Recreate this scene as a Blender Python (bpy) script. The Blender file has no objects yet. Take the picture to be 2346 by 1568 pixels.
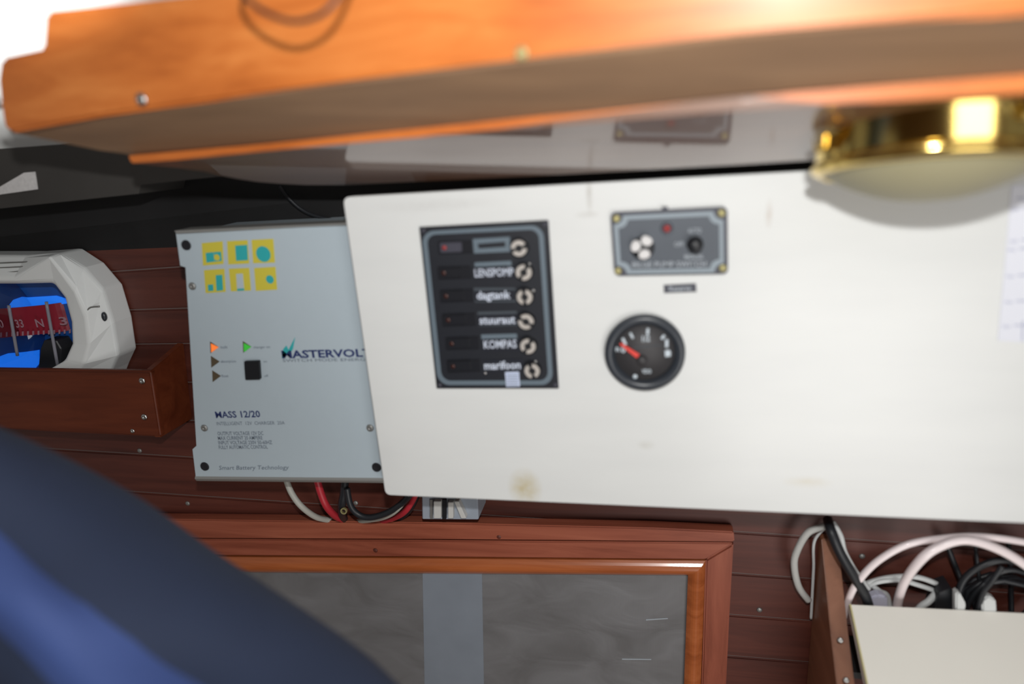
import bpy, bmesh, math, random
from mathutils import Vector, Matrix
random.seed(7)
S = bpy.context.scene
COL = S.collection

# ------------------------------------------------------------------ camera
IW, IH, F = 2346.0, 1568.0, 1500.0
CAM = Vector((0.10629704, -0.482176, 0.15338664))
AX = Vector((0.97861577, -0.00657893, -0.20559155))   # world X in camera axes (right, down, forward)
AY = Vector((0.19387503, -0.30445466, 0.93258771))    # world Y (into the wall)
AZ = Vector((-0.06872873, -0.95250411, -0.29666864))  # world Z (up)
cd = bpy.data.cameras.new('camera')
cam = bpy.data.objects.new('camera', cd)
COL.objects.link(cam)
cd.sensor_fit = 'HORIZONTAL'; cd.sensor_width = 23.5; cd.lens = 23.5 * F / IW
R = Matrix(((AX[0], -AX[1], -AX[2]), (AY[0], -AY[1], -AY[2]), (AZ[0], -AZ[1], -AZ[2])))
cam.matrix_world = Matrix.Translation(CAM) @ R.to_4x4()
cd.clip_start = 0.01
cd.dof.use_dof = True; cd.dof.focus_distance = 0.70; cd.dof.aperture_fstop = 1.3
S.camera = cam

# ------------------------------------------------------------------ world, lights, exposure
w = bpy.data.worlds.new('world'); S.world = w; w.use_nodes = True
w.node_tree.nodes['Background'].inputs[0].default_value = (1.0, 0.97, 0.93, 1)
w.node_tree.nodes['Background'].inputs[1].default_value = 0.20
S.view_settings.view_transform = 'Standard'; S.view_settings.look = 'None'
S.view_settings.exposure = -0.13; S.view_settings.gamma = 1.0
S.view_settings.use_curve_mapping = False

def area(name, loc, target, sx, sy, power, color=(1, 1, 1)):
    l = bpy.data.lights.new(name, 'AREA'); l.shape = 'RECTANGLE'; l.size = sx; l.size_y = sy
    l.energy = power; l.color = color
    o = bpy.data.objects.new(name, l); COL.objects.link(o)
    o.location = loc
    o.rotation_euler = (Vector(target) - Vector(loc)).to_track_quat('-Z', 'Y').to_euler()
    return o
# the camera's own flash, a hand's breadth above the lens
f_ = bpy.data.lights.new('camera_flash', 'POINT'); f_.energy = 9.3; f_.shadow_soft_size = 0.010; f_.color = (1.0, 0.99, 0.97)
o_ = bpy.data.objects.new('camera_flash', f_); COL.objects.link(o_); o_.location = (0.124, -0.490, 0.246)
# added spot, no source in view, brightens the white deckhead behind the shelf
l_ = bpy.data.lights.new('deckhead_fill_spot', 'SPOT'); l_.energy = 26.0; l_.spot_size = math.radians(20); l_.spot_blend = 0.5; l_.shadow_soft_size = 0.03
o_ = bpy.data.objects.new('deckhead_fill_spot', l_); COL.objects.link(o_); o_.location = (0.0, -0.30, 0.29)
o_.rotation_euler = (Vector((-0.45, 0.06, 0.30)) - o_.location).to_track_quat('-Z', 'Y').to_euler()

# soft daylight from the companionway, low on the right behind the photographer
area('companionway_daylight', (0.52, -0.95, -0.42), (0.30, 0.0, -0.27), 0.55, 0.55, 5.8, (1.0, 0.98, 0.95))

# ------------------------------------------------------------------ geometry helpers
def ray(px, py):
    c = Vector((px - IW / 2, py - IH / 2, F))
    return Vector((AX.dot(c), AY.dot(c), AZ.dot(c)))
def at(px, py, Y):                      # point of the upright plane at depth Y
    r = ray(px, py)
    return CAM + r * ((Y - CAM.y) / r.y)
def on(px, py, P0, N):                  # point of any plane
    r = ray(px, py)
    return CAM + r * ((Vector(P0) - CAM).dot(N) / r.dot(N))
def pts(l, Y): return [at(x, y, Y) for x, y in l]

ORIG = {}
def tag(o, label=None, cat=None, group=None, kind=None):
    if label: o['label'] = label
    if cat: o['category'] = cat
    if group: o['group'] = group
    if kind: o['kind'] = kind
    return o
def thing(name, label, cat, loc, group=None, kind=None):
    o = bpy.data.objects.new(name, None); COL.objects.link(o)
    o.location = loc; o.empty_display_size = 0.02
    ORIG[o.name] = Vector(loc)
    return tag(o, label, cat, group, kind)
def link(name, me, mat, parent=None, smooth=False, origin=None):
    o = bpy.data.objects.new(name, me)
    COL.objects.link(o)
    if origin is None:
        if parent is not None: origin = ORIG[parent.name]
        else:
            n = max(1, len(me.vertices))
            origin = sum((v.co for v in me.vertices), Vector()) / n
            origin.z = min((v.co.z for v in me.vertices), default=0)
    origin = Vector(origin)
    me.transform(Matrix.Translation(-origin))
    if parent is not None:
        o.parent = parent
        o.location = origin - ORIG[parent.name]
    else: o.location = origin
    ORIG[o.name] = origin
    for m in (mat if isinstance(mat, (list, tuple)) else [mat]): me.materials.append(m)
    if smooth:
        for p in me.polygons: p.use_smooth = True
    return o
def from_bm(name, bm, mat, parent=None, smooth=False, origin=None):
    bmesh.ops.recalc_face_normals(bm, faces=bm.faces)
    me = bpy.data.meshes.new(name); bm.to_mesh(me); bm.free()
    return link(name, me, mat, parent, smooth, origin)
def prism_bm(front, dv, bevel=0, seg=2, bm=None):
    bm2 = bmesh.new()
    dv = Vector(dv)
    a = [bm2.verts.new(p) for p in front]; b = [bm2.verts.new(p + dv) for p in front]
    n = len(a)
    bm2.faces.new(a); bm2.faces.new(b[::-1])
    for i in range(n): bm2.faces.new((a[i], b[i], b[(i + 1) % n], a[(i + 1) % n]))
    bmesh.ops.recalc_face_normals(bm2, faces=bm2.faces)
    if bevel:
        bmesh.ops.bevel(bm2, geom=bm2.edges[:], offset=bevel, segments=seg, affect='EDGES', clamp_overlap=True)
    if bm is None: return bm2
    me = bpy.data.meshes.new('t'); bm2.to_mesh(me); bm2.free(); bm.from_mesh(me); bpy.data.meshes.remove(me)
    return bm
def prism(name, front, dv, mat, parent=None, bevel=0, seg=2, smooth=False):
    return from_bm(name, prism_bm(front, dv, bevel, seg), mat, parent, smooth)
def plate(name, pxs, Y0, Y1, mat, parent=None, bevel=0, seg=2):   # outline in the upright plane Y0, pushed back to Y1
    return prism(name, pts(pxs, Y0), (0, Y1 - Y0, 0), mat, parent, bevel, seg)
def box_bm(lo, hi, bevel=0, bm=None):
    x0, y0, z0 = lo; x1, y1, z1 = hi
    return prism_bm([Vector((x0, y0, z0)), Vector((x1, y0, z0)), Vector((x1, y0, z1)), Vector((x0, y0, z1))], (0, y1 - y0, 0), bevel, 2, bm)
def spline(P, n=8):
    P = [Vector(p) for p in P]; out = []
    for i in range(len(P) - 1):
        p0 = P[max(i - 1, 0)]; p1 = P[i]; p2 = P[i + 1]; p3 = P[min(i + 2, len(P) - 1)]
        for k in range(n):
            t = k / n
            out.append(0.5 * ((2 * p1) + (p2 - p0) * t + (2 * p0 - 5 * p1 + 4 * p2 - p3) * t * t + (3 * p1 - p0 - 3 * p2 + p3) * t ** 3))
    out.append(P[-1]); return out
def tube_bm(path, r, sides=10, bm=None):
    if bm is None: bm = bmesh.new()
    rings = []; up = Vector((0.3, -1, 0.2))
    for i, p in enumerate(path):
        t = (path[min(i + 1, len(path) - 1)] - path[max(i - 1, 0)]).normalized()
        u = t.cross(up)
        if u.length < 1e-4: u = t.cross(Vector((1, 0, 0)))
        u.normalize(); v = t.cross(u)
        up = u.cross(t)
        rr = r(i / (len(path) - 1)) if callable(r) else r
        rings.append([bm.verts.new(p + (u * math.cos(a) + v * math.sin(a)) * rr) for a in [2 * math.pi * k / sides for k in range(sides)]])
    for a, b in zip(rings, rings[1:]):
        for k in range(sides): bm.faces.new((a[k], a[(k + 1) % sides], b[(k + 1) % sides], b[k]))
    bm.faces.new(rings[0][::-1]); bm.faces.new(rings[-1])
    return bm
def tube(name, P, r, mat, parent=None, n=8, sides=10):
    return from_bm(name, tube_bm(spline(P, n), r, sides), mat, parent, True)
def lathe_bm(prof, base, axis, seg=48, bm=None, xs=1.0, a0=0.0, a1=2 * math.pi):
    """prof: (radius, height along axis)"""
    if bm is None: bm = bmesh.new()
    axis = Vector(axis).normalized(); base = Vector(base)
    u = axis.cross(Vector((0, 0, 1)))
    if u.length < 0.1: u = axis.cross(Vector((1, 0, 0)))
    u.normalize(); v = axis.cross(u)
    full = abs(a1 - a0 - 2 * math.pi) < 1e-6
    rings = []
    for r, h in prof:
        if r < 1e-7 and full: rings.append([bm.verts.new(base + axis * h)])
        else:
            n = seg if full else seg + 1
            rings.append([bm.verts.new(base + axis * h + (u * math.cos(a0 + (a1 - a0) * k / seg) * xs + v * math.sin(a0 + (a1 - a0) * k / seg)) * r) for k in range(n)])
    for a, b in zip(rings, rings[1:]):
        m = max(len(a), len(b))
        rng = range(m if full else m - 1)
        for k in rng:
            k2 = (k + 1) % m
            f = []
            for q in ((a[0] if len(a) == 1 else a[k]), (a[0] if len(a) == 1 else a[k2]), (b[0] if len(b) == 1 else b[k2]), (b[0] if len(b) == 1 else b[k])):
                if q not in f: f.append(q)
            if len(f) > 2: bm.faces.new(f)
    return bm
def lathe(name, prof, base, axis, mat, parent=None, seg=48, smooth=True, xs=1.0):
    return from_bm(name, lathe_bm(prof, base, axis, seg, None, xs), mat, parent, smooth)
def screw(name, c, axis, r, mat, parent, h=None):
    """pan head with a real cross slot cut as a recessed square"""
    h = h or r * 0.45
    bm = lathe_bm([(0, h * 0.55), (r * 0.22, h * 0.55), (r * 0.24, h), (r * 0.6, h * 0.95), (r * 0.9, h * 0.6), (r, 0), (0, 0)], c, axis, 14)
    return from_bm(name, bm, mat, parent, True)
def sphere_bm(c, r, seg=20, rings=12, bm=None, scale=(1, 1, 1)):
    if bm is None: bm = bmesh.new()
    bmesh.ops.create_uvsphere(bm, u_segments=seg, v_segments=rings, radius=r, matrix=Matrix.Translation(c) @ Matrix.Diagonal((*scale, 1)))
    return bm
DG = None
def text(name, s, p0, p1, hpx, Y, mat, parent, bold=0.0, shear=0.0, space=1.0):
    """flat printed lettering: p0, p1 the left and right ends of the base line, hpx the cap height"""
    cu = bpy.data.curves.new(name, 'FONT'); cu.body = s; cu.size = 1.0; cu.offset = bold; cu.shear = shear; cu.space_character = space
    cu.resolution_u = 2
    o = bpy.data.objects.new(name, cu); COL.objects.link(o)
    dg = bpy.context.evaluated_depsgraph_get()
    me = bpy.data.meshes.new_from_object(o.evaluated_get(dg))
    bpy.data.objects.remove(o); bpy.data.curves.remove(cu)
    xs = [v.co.x for v in me.vertices]; x0, x1 = min(xs), max(xs); cap = 0.70
    A = at(p0[0], p0[1], Y); B = at(p1[0], p1[1], Y); U = at(p0[0], p0[1] - hpx, Y)
    ex = (B - A) / (x1 - x0); ez = (U - A) / cap
    ez = Vector((0, 0, ez.length))
    for v in me.vertices: v.co = A + ex * (v.co.x - x0) + ez * v.co.y
    me.name = name
    return link(name, me, mat, parent)

# ------------------------------------------------------------------ materials
def mat(name, color, rough=0.5, metal=0.0, coat=0.0, spec=0.5, emit=None, es=0.0, trans=0.0, noise=0.0, nscale=40, bump=0.0, sss=0):
    m = bpy.data.materials.new(name); m.use_nodes = True
    nt = m.node_tree; b = nt.nodes['Principled BSDF']
    b.inputs['Base Color'].default_value = (*color, 1); b.inputs['Roughness'].default_value = rough
    b.inputs['Metallic'].default_value = metal; b.inputs['Coat Weight'].default_value = coat
    b.inputs['Coat Roughness'].default_value = 0.06
    b.inputs['Specular IOR Level'].default_value = spec; b.inputs['Transmission Weight'].default_value = trans
    if emit: b.inputs['Emission Color'].default_value = (*emit, 1); b.inputs['Emission Strength'].default_value = es
    if noise or bump:
        tc = nt.nodes.new('ShaderNodeTexCoord'); nz = nt.nodes.new('ShaderNodeTexNoise')
        nz.inputs['Scale'].default_value = nscale; nz.inputs['Detail'].default_value = 5
        nt.links.new(tc.outputs['Object'], nz.inputs['Vector'])
        if noise:
            mx = nt.nodes.new('ShaderNodeMix'); mx.data_type = 'RGBA'
            mx.inputs['A'].default_value = (*[c * (1 - noise) for c in color], 1)
            mx.inputs['B'].default_value = (*[min(1, c * (1 + noise)) for c in color], 1)
            nt.links.new(nz.outputs['Fac'], mx.inputs['Factor']); nt.links.new(mx.outputs['Result'], b.inputs['Base Color'])
        if bump:
            bp = nt.nodes.new('ShaderNodeBump'); bp.inputs['Strength'].default_value = bump; bp.inputs['Distance'].default_value = 0.002
            nt.links.new(nz.outputs['Fac'], bp.inputs['Height']); nt.links.new(bp.outputs['Normal'], b.inputs['Normal'])
    return m
def wood(name, dark, mid, light, scale=(3, 40, 40), rough=0.4, coat=0.0, coat_rough=0.08, bump=0.05, spec=0.5, rot=(0, 0, 0), dist=0.6):
    m = bpy.data.materials.new(name); m.use_nodes = True
    nt = m.node_tree; b = nt.nodes['Principled BSDF']; L = nt.links.new
    tc = nt.nodes.new('ShaderNodeTexCoord'); mp = nt.nodes.new('ShaderNodeMapping')
    mp.inputs['Scale'].default_value = scale; mp.inputs['Rotation'].default_value = rot
    oi = nt.nodes.new('ShaderNodeObjectInfo'); ad = nt.nodes.new('ShaderNodeVectorMath'); ad.operation = 'ADD'
    sc = nt.nodes.new('ShaderNodeVectorMath'); sc.operation = 'SCALE'; sc.inputs[0].default_value = (3, 5, 7)
    L(oi.outputs['Random'], sc.inputs['Scale'])
    L(tc.outputs['Object'], mp.inputs['Vector']); L(mp.outputs['Vector'], ad.inputs[0]); L(sc.outputs['Vector'], ad.inputs[1])
    n1 = nt.nodes.new('ShaderNodeTexNoise'); n1.inputs['Scale'].default_value = 1.0; n1.inputs['Detail'].default_value = 6; n1.inputs['Roughness'].default_value = 0.62
    n1.inputs['Distortion'].default_value = dist
    L(ad.outputs['Vector'], n1.inputs['Vector'])
    cr = nt.nodes.new('ShaderNodeValToRGB'); e = cr.color_ramp.elements
    e[0].position = 0.30; e[0].color = (*dark, 1); e[1].position = 0.72; e[1].color = (*light, 1)
    k = e.new(0.5); k.color = (*mid, 1)
    L(n1.outputs['Fac'], cr.inputs['Fac']); L(cr.outputs['Color'], b.inputs['Base Color'])
    b.inputs['Roughness'].default_value = rough; b.inputs['Coat Weight'].default_value = coat; b.inputs['Coat Roughness'].default_value = coat_rough
    b.inputs['Specular IOR Level'].default_value = spec
    bp = nt.nodes.new('ShaderNodeBump'); bp.inputs['Strength'].default_value = bump; bp.inputs['Distance'].default_value = 0.001
    L(n1.outputs['Fac'], bp.inputs['Height']); L(bp.outputs['Normal'], b.inputs['Normal'])
    return m

M = {}
M['plank'] = wood('mahogany_plank', (0.056, 0.0125, 0.008), (0.092, 0.021, 0.013), (0.122, 0.031, 0.019), (4, 60, 60), 0.5, 0.0, 0.1, 0.05, 0.6)
M['seam'] = mat('plank_seam_lit_edge', (0.17, 0.13, 0.12), 0.6)  # pale tone carries the highlight of the lit plank edges
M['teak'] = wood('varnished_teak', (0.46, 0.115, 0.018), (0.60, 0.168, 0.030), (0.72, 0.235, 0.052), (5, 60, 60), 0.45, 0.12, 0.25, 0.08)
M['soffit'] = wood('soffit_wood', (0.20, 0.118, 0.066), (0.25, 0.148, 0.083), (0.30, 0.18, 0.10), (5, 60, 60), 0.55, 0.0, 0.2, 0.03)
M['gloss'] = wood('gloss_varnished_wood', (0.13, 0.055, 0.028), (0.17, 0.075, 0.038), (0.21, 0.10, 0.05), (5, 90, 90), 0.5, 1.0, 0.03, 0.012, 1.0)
M['frame'] = wood('frame_wood', (0.21, 0.052, 0.028), (0.30, 0.082, 0.046), (0.38, 0.115, 0.066), (5, 70, 70), 0.42, 0.15, 0.2, 0.08)
M['framev'] = wood('frame_wood_upright', (0.21, 0.052, 0.028), (0.30, 0.082, 0.046), (0.38, 0.115, 0.066), (70, 70, 5), 0.42, 0.15, 0.2, 0.08)
M['bead'] = wood('bead_wood', (0.30, 0.075, 0.020), (0.40, 0.108, 0.032), (0.48, 0.145, 0.048), (5, 70, 70), 0.3, 0.5, 0.15, 0.06)
M['bin'] = wood('bin_wood', (0.085, 0.016, 0.005), (0.12, 0.024, 0.008), (0.155, 0.034, 0.011), (5, 50, 50), 0.5, 0.05, 0.2, 0.05, 0.3)
M['post'] = wood('divider_wood', (0.18, 0.070, 0.036), (0.25, 0.10, 0.052), (0.31, 0.13, 0.07), (40, 5, 40), 0.45, 0.1, 0.2, 0.05)
M['dark'] = mat('black_lining', (0.012, 0.012, 0.013), 0.7, noise=0.2, nscale=30)
M['darkbrown'] = mat('dark_underdeck_board', (0.045, 0.042, 0.039), 0.6, noise=0.2, nscale=20)
M['deck'] = mat('white_deckhead', (0.85, 0.86, 0.85), 0.5, noise=0.03, nscale=8)
M['batten'] = mat('batten_wood', (0.05, 0.02, 0.012), 0.6)
M['alu'] = mat('pale_grey_metal_paint', (0.455, 0.535, 0.59), 0.42, noise=0.02, nscale=90)
M['alu_edge'] = mat('grey_metal_lip', (0.30, 0.30, 0.29), 0.4, 0.3)
M['black'] = mat('black_plastic', (0.010, 0.011, 0.014), 0.45)
M['blackhole'] = mat('black_rubber', (0.008, 0.008, 0.012), 0.8)
M['steel'] = mat('steel', (0.55, 0.55, 0.54), 0.3, 1.0)
M['dullsteel'] = mat('dull_screw_steel', (0.30, 0.30, 0.29), 0.45, 0.6)
M['chrome'] = mat('worn_nickel', (0.60, 0.56, 0.52), 0.45, 0.35, noise=0.15, nscale=500)
M['yellow'] = mat('yellow_print', (0.62, 0.54, 0.06), 0.5)
M['teal'] = mat('teal_print', (0.03, 0.40, 0.42), 0.5)
M['navy_ink'] = mat('navy_print', (0.02, 0.035, 0.14), 0.5)
M['grey_ink'] = mat('grey_blue_print', (0.13, 0.16, 0.21), 0.5)
M['orange_led'] = mat('orange_lit_led', (0.9, 0.2, 0.04), 0.4, emit=(1.0, 0.22, 0.04), es=0.55)
M['green_led'] = mat('green_lit_led', (0.05, 0.5, 0.05), 0.4, emit=(0.06, 0.6, 0.06), es=0.25)
M['off_led'] = mat('unlit_led', (0.10, 0.075, 0.045), 0.4)
M['breaker'] = mat('breaker_plate', (0.016, 0.018, 0.024), 0.42, noise=0.1, nscale=60)
M['rocker'] = mat('rocker_plastic', (0.013, 0.014, 0.018), 0.35)
M['rocker_grey'] = mat('rocker_worn_plastic', (0.055, 0.055, 0.075), 0.45)
M['blueline'] = mat('grey_blue_line_print', (0.125, 0.165, 0.20), 0.5)
M['dimline'] = mat('faint_line_print', (0.055, 0.068, 0.082), 0.5)
M['tape'] = mat('label_tape_black', (0.020, 0.022, 0.030), 0.35)
M['white_ink'] = mat('white_print', (0.62, 0.68, 0.80), 0.5)
M['sticker'] = mat('pale_blue_sticker', (0.55, 0.62, 0.80), 0.5)
M['redled'] = mat('dull_red_led', (0.30, 0.030, 0.030), 0.3)
M['dimred'] = mat('dim_red_led', (0.05, 0.012, 0.008), 0.3)
M['bilge'] = mat('dark_grey_plate', (0.075, 0.088, 0.108), 0.45, noise=0.08, nscale=60)
M['bilge_edge'] = mat('darker_plate_rim', (0.055, 0.058, 0.078), 0.45)
M['bilgeline'] = mat('silver_grey_line_print', (0.25, 0.30, 0.34), 0.5)
M['bilgetext'] = mat('silver_grey_letter_print', (0.36, 0.40, 0.44), 0.5)
M['whiteplastic'] = mat('white_knob_plastic', (0.66, 0.65, 0.65), 0.45, noise=0.2, nscale=400)
M['brass'] = mat('polished_brass', (0.80, 0.58, 0.18), 0.14, 1.0)
M['brass_screw'] = mat('brass_screw', (0.42, 0.38, 0.18), 0.4, 0.5)
M['gauge_bezel'] = mat('gauge_black_bezel', (0.030, 0.036, 0.046), 0.35)
M['gauge_face'] = mat('gauge_black_face', (0.045, 0.043, 0.046), 0.6)
M['gauge_ink'] = mat('gauge_white_print', (0.55, 0.62, 0.68), 0.5)
M['red'] = mat('red_needle', (0.75, 0.06, 0.045), 0.45)
M['glassclear'] = mat('clear_glass', (1, 1, 1), 0.02, trans=1.0)
M['paper'] = mat('white_paper', (0.77, 0.79, 0.87), 0.7, noise=0.02, nscale=40)
M['pen'] = mat('blue_pen_ink', (0.28, 0.30, 0.46), 0.6)
M['cwhite'] = mat('compass_white_plastic', (0.82, 0.85, 0.85), 0.45, noise=0.03, nscale=30)
M['cred'] = mat('compass_card_red', (0.24, 0.012, 0.028), 0.4)
M['cblue'] = mat('compass_bowl_blue', (0.010, 0.085, 0.36), 0.35)
M['cbright'] = mat('compass_lit_blue', (0.02, 0.22, 0.95), 0.4, emit=(0.012, 0.20, 1.0), es=0.55)  # emission stands in for blue light seen inside the bowl
M['cink'] = mat('compass_card_print', (0.36, 0.20, 0.25), 0.5)
M['cline'] = mat('compass_lubber_line', (0.22, 0.22, 0.26), 0.4)
M['navy'] = mat('dark_navy_cloth', (0.011, 0.020, 0.050), 0.85, noise=0.16, nscale=22, bump=0.25)
M['royal'] = mat('lit_navy_cloth', (0.029, 0.056, 0.185), 0.8, noise=0.12, nscale=18, bump=0.25)  # brighter copy of the navy cloth for the cushion's lit side
M['cableblack'] = mat('black_cable', (0.014, 0.016, 0.020), 0.45)
M['cablegrey'] = mat('grey_white_cable', (0.42, 0.42, 0.38), 0.5)
M['cablered'] = mat('red_cable', (0.42, 0.022, 0.035), 0.45)
M['cablewhite'] = mat('white_cable', (0.60, 0.62, 0.62), 0.45)
M['pink'] = mat('translucent_pink_hose', (0.95, 0.84, 0.85), 0.35, coat=0.3)
M['cord'] = mat('grey_white_cord', (0.50, 0.50, 0.48), 0.8, bump=0.3, nscale=700)
M['connector'] = mat('pale_blue_grey_plastic', (0.30, 0.34, 0.40), 0.45)
M['lug'] = mat('white_lug', (0.55, 0.55, 0.53), 0.4)
M['creamtop'] = mat('cream_board', (0.92, 0.90, 0.83), 0.4, noise=0.03, nscale=15)
M['creamedge'] = mat('yellowed_board_edge', (0.62, 0.56, 0.30), 0.5)
M['clearbag'] = mat('lavender_plastic', (0.55, 0.55, 0.66), 0.3)

# white panel: off-white paint with a rust-yellow stain near its lower edge and grey scuffs near the top
def panel_mat(spots, streaks):
    m = bpy.data.materials.new('glossy_off_white_paint'); m.use_nodes = True
    nt = m.node_tree; b = nt.nodes['Principled BSDF']; L = nt.links.new
    geo = nt.nodes.new('ShaderNodeTexCoord')
    nz = nt.nodes.new('ShaderNodeTexNoise'); nz.inputs['Scale'].default_value = 9; nz.inputs['Detail'].default_value = 5
    mp = nt.nodes.new('ShaderNodeMapping'); mp.inputs['Scale'].default_value = (1, 1, 4)
    L(geo.outputs['Object'], mp.inputs['Vector']); L(mp.outputs['Vector'], nz.inputs['Vector'])
    cr = nt.nodes.new('ShaderNodeValToRGB'); e = cr.color_ramp.elements
    e[0].position = 0.25; e[0].color = (0.695, 0.710, 0.705, 1); e[1].position = 0.7; e[1].color = (0.735, 0.750, 0.742, 1)
    L(nz.outputs['Fac'], cr.inputs['Fac']); prev = cr.outputs['Color']
    fine = nt.nodes.new('ShaderNodeTexNoise'); fine.inputs['Scale'].default_value = 130; fine.inputs['Detail'].default_value = 4
    L(geo.outputs['Object'], fine.inputs['Vector'])
    for (c, sx, sz, colr, amt) in spots:
        mm = nt.nodes.new('ShaderNodeMapping'); mm.vector_type = 'TEXTURE'
        mm.inputs['Location'].default_value = c; mm.inputs['Scale'].default_value = (sx, 1, sz)
        gr = nt.nodes.new('ShaderNodeTexGradient'); gr.gradient_type = 'SPHERICAL'
        L(geo.outputs['Object'], mm.inputs['Vector']); L(mm.outputs['Vector'], gr.inputs['Vector'])
        mu = nt.nodes.new('ShaderNodeMath'); mu.operation = 'MULTIPLY'
        L(gr.outputs['Fac'], mu.inputs[0]); L(fine.outputs['Fac'], mu.inputs[1])
        m2 = nt.nodes.new('ShaderNodeMath'); m2.operation = 'MULTIPLY'; m2.inputs[1].default_value = amt; m2.use_clamp = True
        L(mu.outputs[0], m2.inputs[0])
        mx = nt.nodes.new('ShaderNodeMix'); mx.data_type = 'RGBA'; mx.inputs['B'].default_value = (*colr, 1)
        L(m2.outputs[0], mx.inputs['Factor']); L(prev, mx.inputs['A']); prev = mx.outputs['Result']
    L(prev, b.inputs['Base Color'])
    b.inputs['Roughness'].default_value = 0.28; b.inputs['Specular IOR Level'].default_value = 0.45
    return m

# grey mesh screen in the framed door
def screen_mat():
    m = bpy.data.materials.new('dark_grey_screen_cloth'); m.use_nodes = True
    nt = m.node_tree; b = nt.nodes['Principled BSDF']; L = nt.links.new
    tc = nt.nodes.new('ShaderNodeTexCoord'); mp = nt.nodes.new('ShaderNodeMapping'); mp.inputs['Scale'].default_value = (14, 1, 26)
    mp.inputs['Rotation'].default_value = (0, 0.25, 0)
    nz = nt.nodes.new('ShaderNodeTexNoise'); nz.inputs['Scale'].default_value = 1; nz.inputs['Detail'].default_value = 3; nz.inputs['Distortion'].default_value = 0.8
    L(tc.outputs['Object'], mp.inputs['Vector']); L(mp.outputs['Vector'], nz.inputs['Vector'])
    cr = nt.nodes.new('ShaderNodeValToRGB'); e = cr.color_ramp.elements
    e[0].position = 0.3; e[0].color = (0.135, 0.133, 0.136, 1); e[1].position = 0.7; e[1].color = (0.19, 0.19, 0.198, 1)
    L(nz.outputs['Fac'], cr.inputs['Fac']); L(cr.outputs['Color'], b.inputs['Base Color'])
    b.inputs['Roughness'].default_value = 0.55
    wv = nt.nodes.new('ShaderNodeTexWave'); wv.bands_direction = 'X'; wv.inputs['Scale'].default_value = 420
    L(tc.outputs['Object'], wv.inputs['Vector'])
    bp = nt.nodes.new('ShaderNodeBump'); bp.inputs['Strength'].default_value = 0.5; bp.inputs['Distance'].default_value = 0.004
    L(nz.outputs['Fac'], bp.inputs['Height'])
    b2 = nt.nodes.new('ShaderNodeBump'); b2.inputs['Strength'].default_value = 0.15; b2.inputs['Distance'].default_value = 0.0004
    L(wv.outputs['Fac'], b2.inputs['Height']); L(bp.outputs['Normal'], b2.inputs['Normal']); L(b2.outputs['Normal'], b.inputs['Normal'])
    return m
M['screen'] = screen_mat()
M['screentape'] = mat('blue_grey_tape', (0.22, 0.25, 0.295), 0.5, noise=0.12, nscale=25)

# ------------------------------------------------------------------ the setting: planked wall, lining, deckhead
WY = 0.10
wall = thing('wall_back', None, None, at(1173, 1700, WY), kind='structure')
seams = [(300, 503, 400, 1770, 330), (300, 620, 0, 1770, 517), (300, 711, 0, 1770, 665), (300, 790, 0, 1770, 770), (300, 875, 0, 1770, 900),
         (300, 960, 0, 1770, 1015), (300, 1041, 0, 1770, 1130), (300, 1128, 0, 1770, 1226), (300, 1215, 0, 1770, 1322), (300, 1305, 0, 1770, 1418),
         (300, 1395, 0, 1770, 1513), (300, 1490, 0, 1770, 1610), (300, 1590, 0, 1770, 1710)]
def seam_pt(s, x): return (x, s[1] + (s[4] - s[1]) * (x - s[0]) / (s[3] - s[0]))
XL, XR = -700, 3900
backing = prism('backing', [at(*seam_pt(seams[0], XL), WY + .002), at(*seam_pt(seams[0], XR), WY + .002), at(*seam_pt(seams[-1], XR), WY + .002), at(*seam_pt(seams[-1], XL), WY + .002)], (0, .012, 0), M['seam'], wall)
planks = []
for a, b in zip(seams, seams[1:]):
    P = [at(*seam_pt(a, XL), WY), at(*seam_pt(a, XR), WY), at(*seam_pt(b, XR), WY), at(*seam_pt(b, XL), WY)]
    g = Vector((0, 0, 0.0006))
    P = [P[0] - g, P[1] - g, P[2] + g, P[3] + g]
    planks.append(prism('plank', P, (0, .004, 0), M['plank'], wall, 0.0014, 2))
for px, py, k in ((320, 1033, 5), (430, 1154, 7), (815, 1153, 7), (1975, 1275, 7), (520, 1196, 7), (1740, 1398, 8)):
    c = at(px, py, WY)
    from_bm('nail', lathe_bm([(0, .0012), (.0022, .0010), (.0030, 0.0), (0, -.0005)], c, (0, -1, 0), 10), M['dullsteel'], planks[min(k, len(planks) - 1)], True)
# black lining above the planks
z0 = at(300, 503, WY).z
lining = from_bm('wall_back_lining', box_bm((-1.2, WY, z0 - .03), (1.1, WY + .012, 0.36)), M['dark'])
tag(lining, kind='structure'); lining.name = 'wall_upper'

# the cabin the photographer stands in: sole and the opposite side
M['sole'] = wood('cabin_sole', (0.10, 0.045, 0.02), (0.16, 0.075, 0.035), (0.22, 0.11, 0.05), (2, 25, 25), 0.45)
fl = from_bm('floor', box_bm((-1.6, -1.7, -1.02), (1.8, WY, -1.0)), M['sole']); tag(fl, kind='structure')
wf = from_bm('wall_front', box_bm((-1.6, -1.72, -1.0), (1.8, -1.70, 0.22)), M['sole']); tag(wf, kind='structure')
wl = from_bm('wall_back_lower', box_bm((-1.6, WY + .012, -1.0), (1.8, WY + .03, -0.30)), M['sole']); tag(wl, kind='structure')

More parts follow.
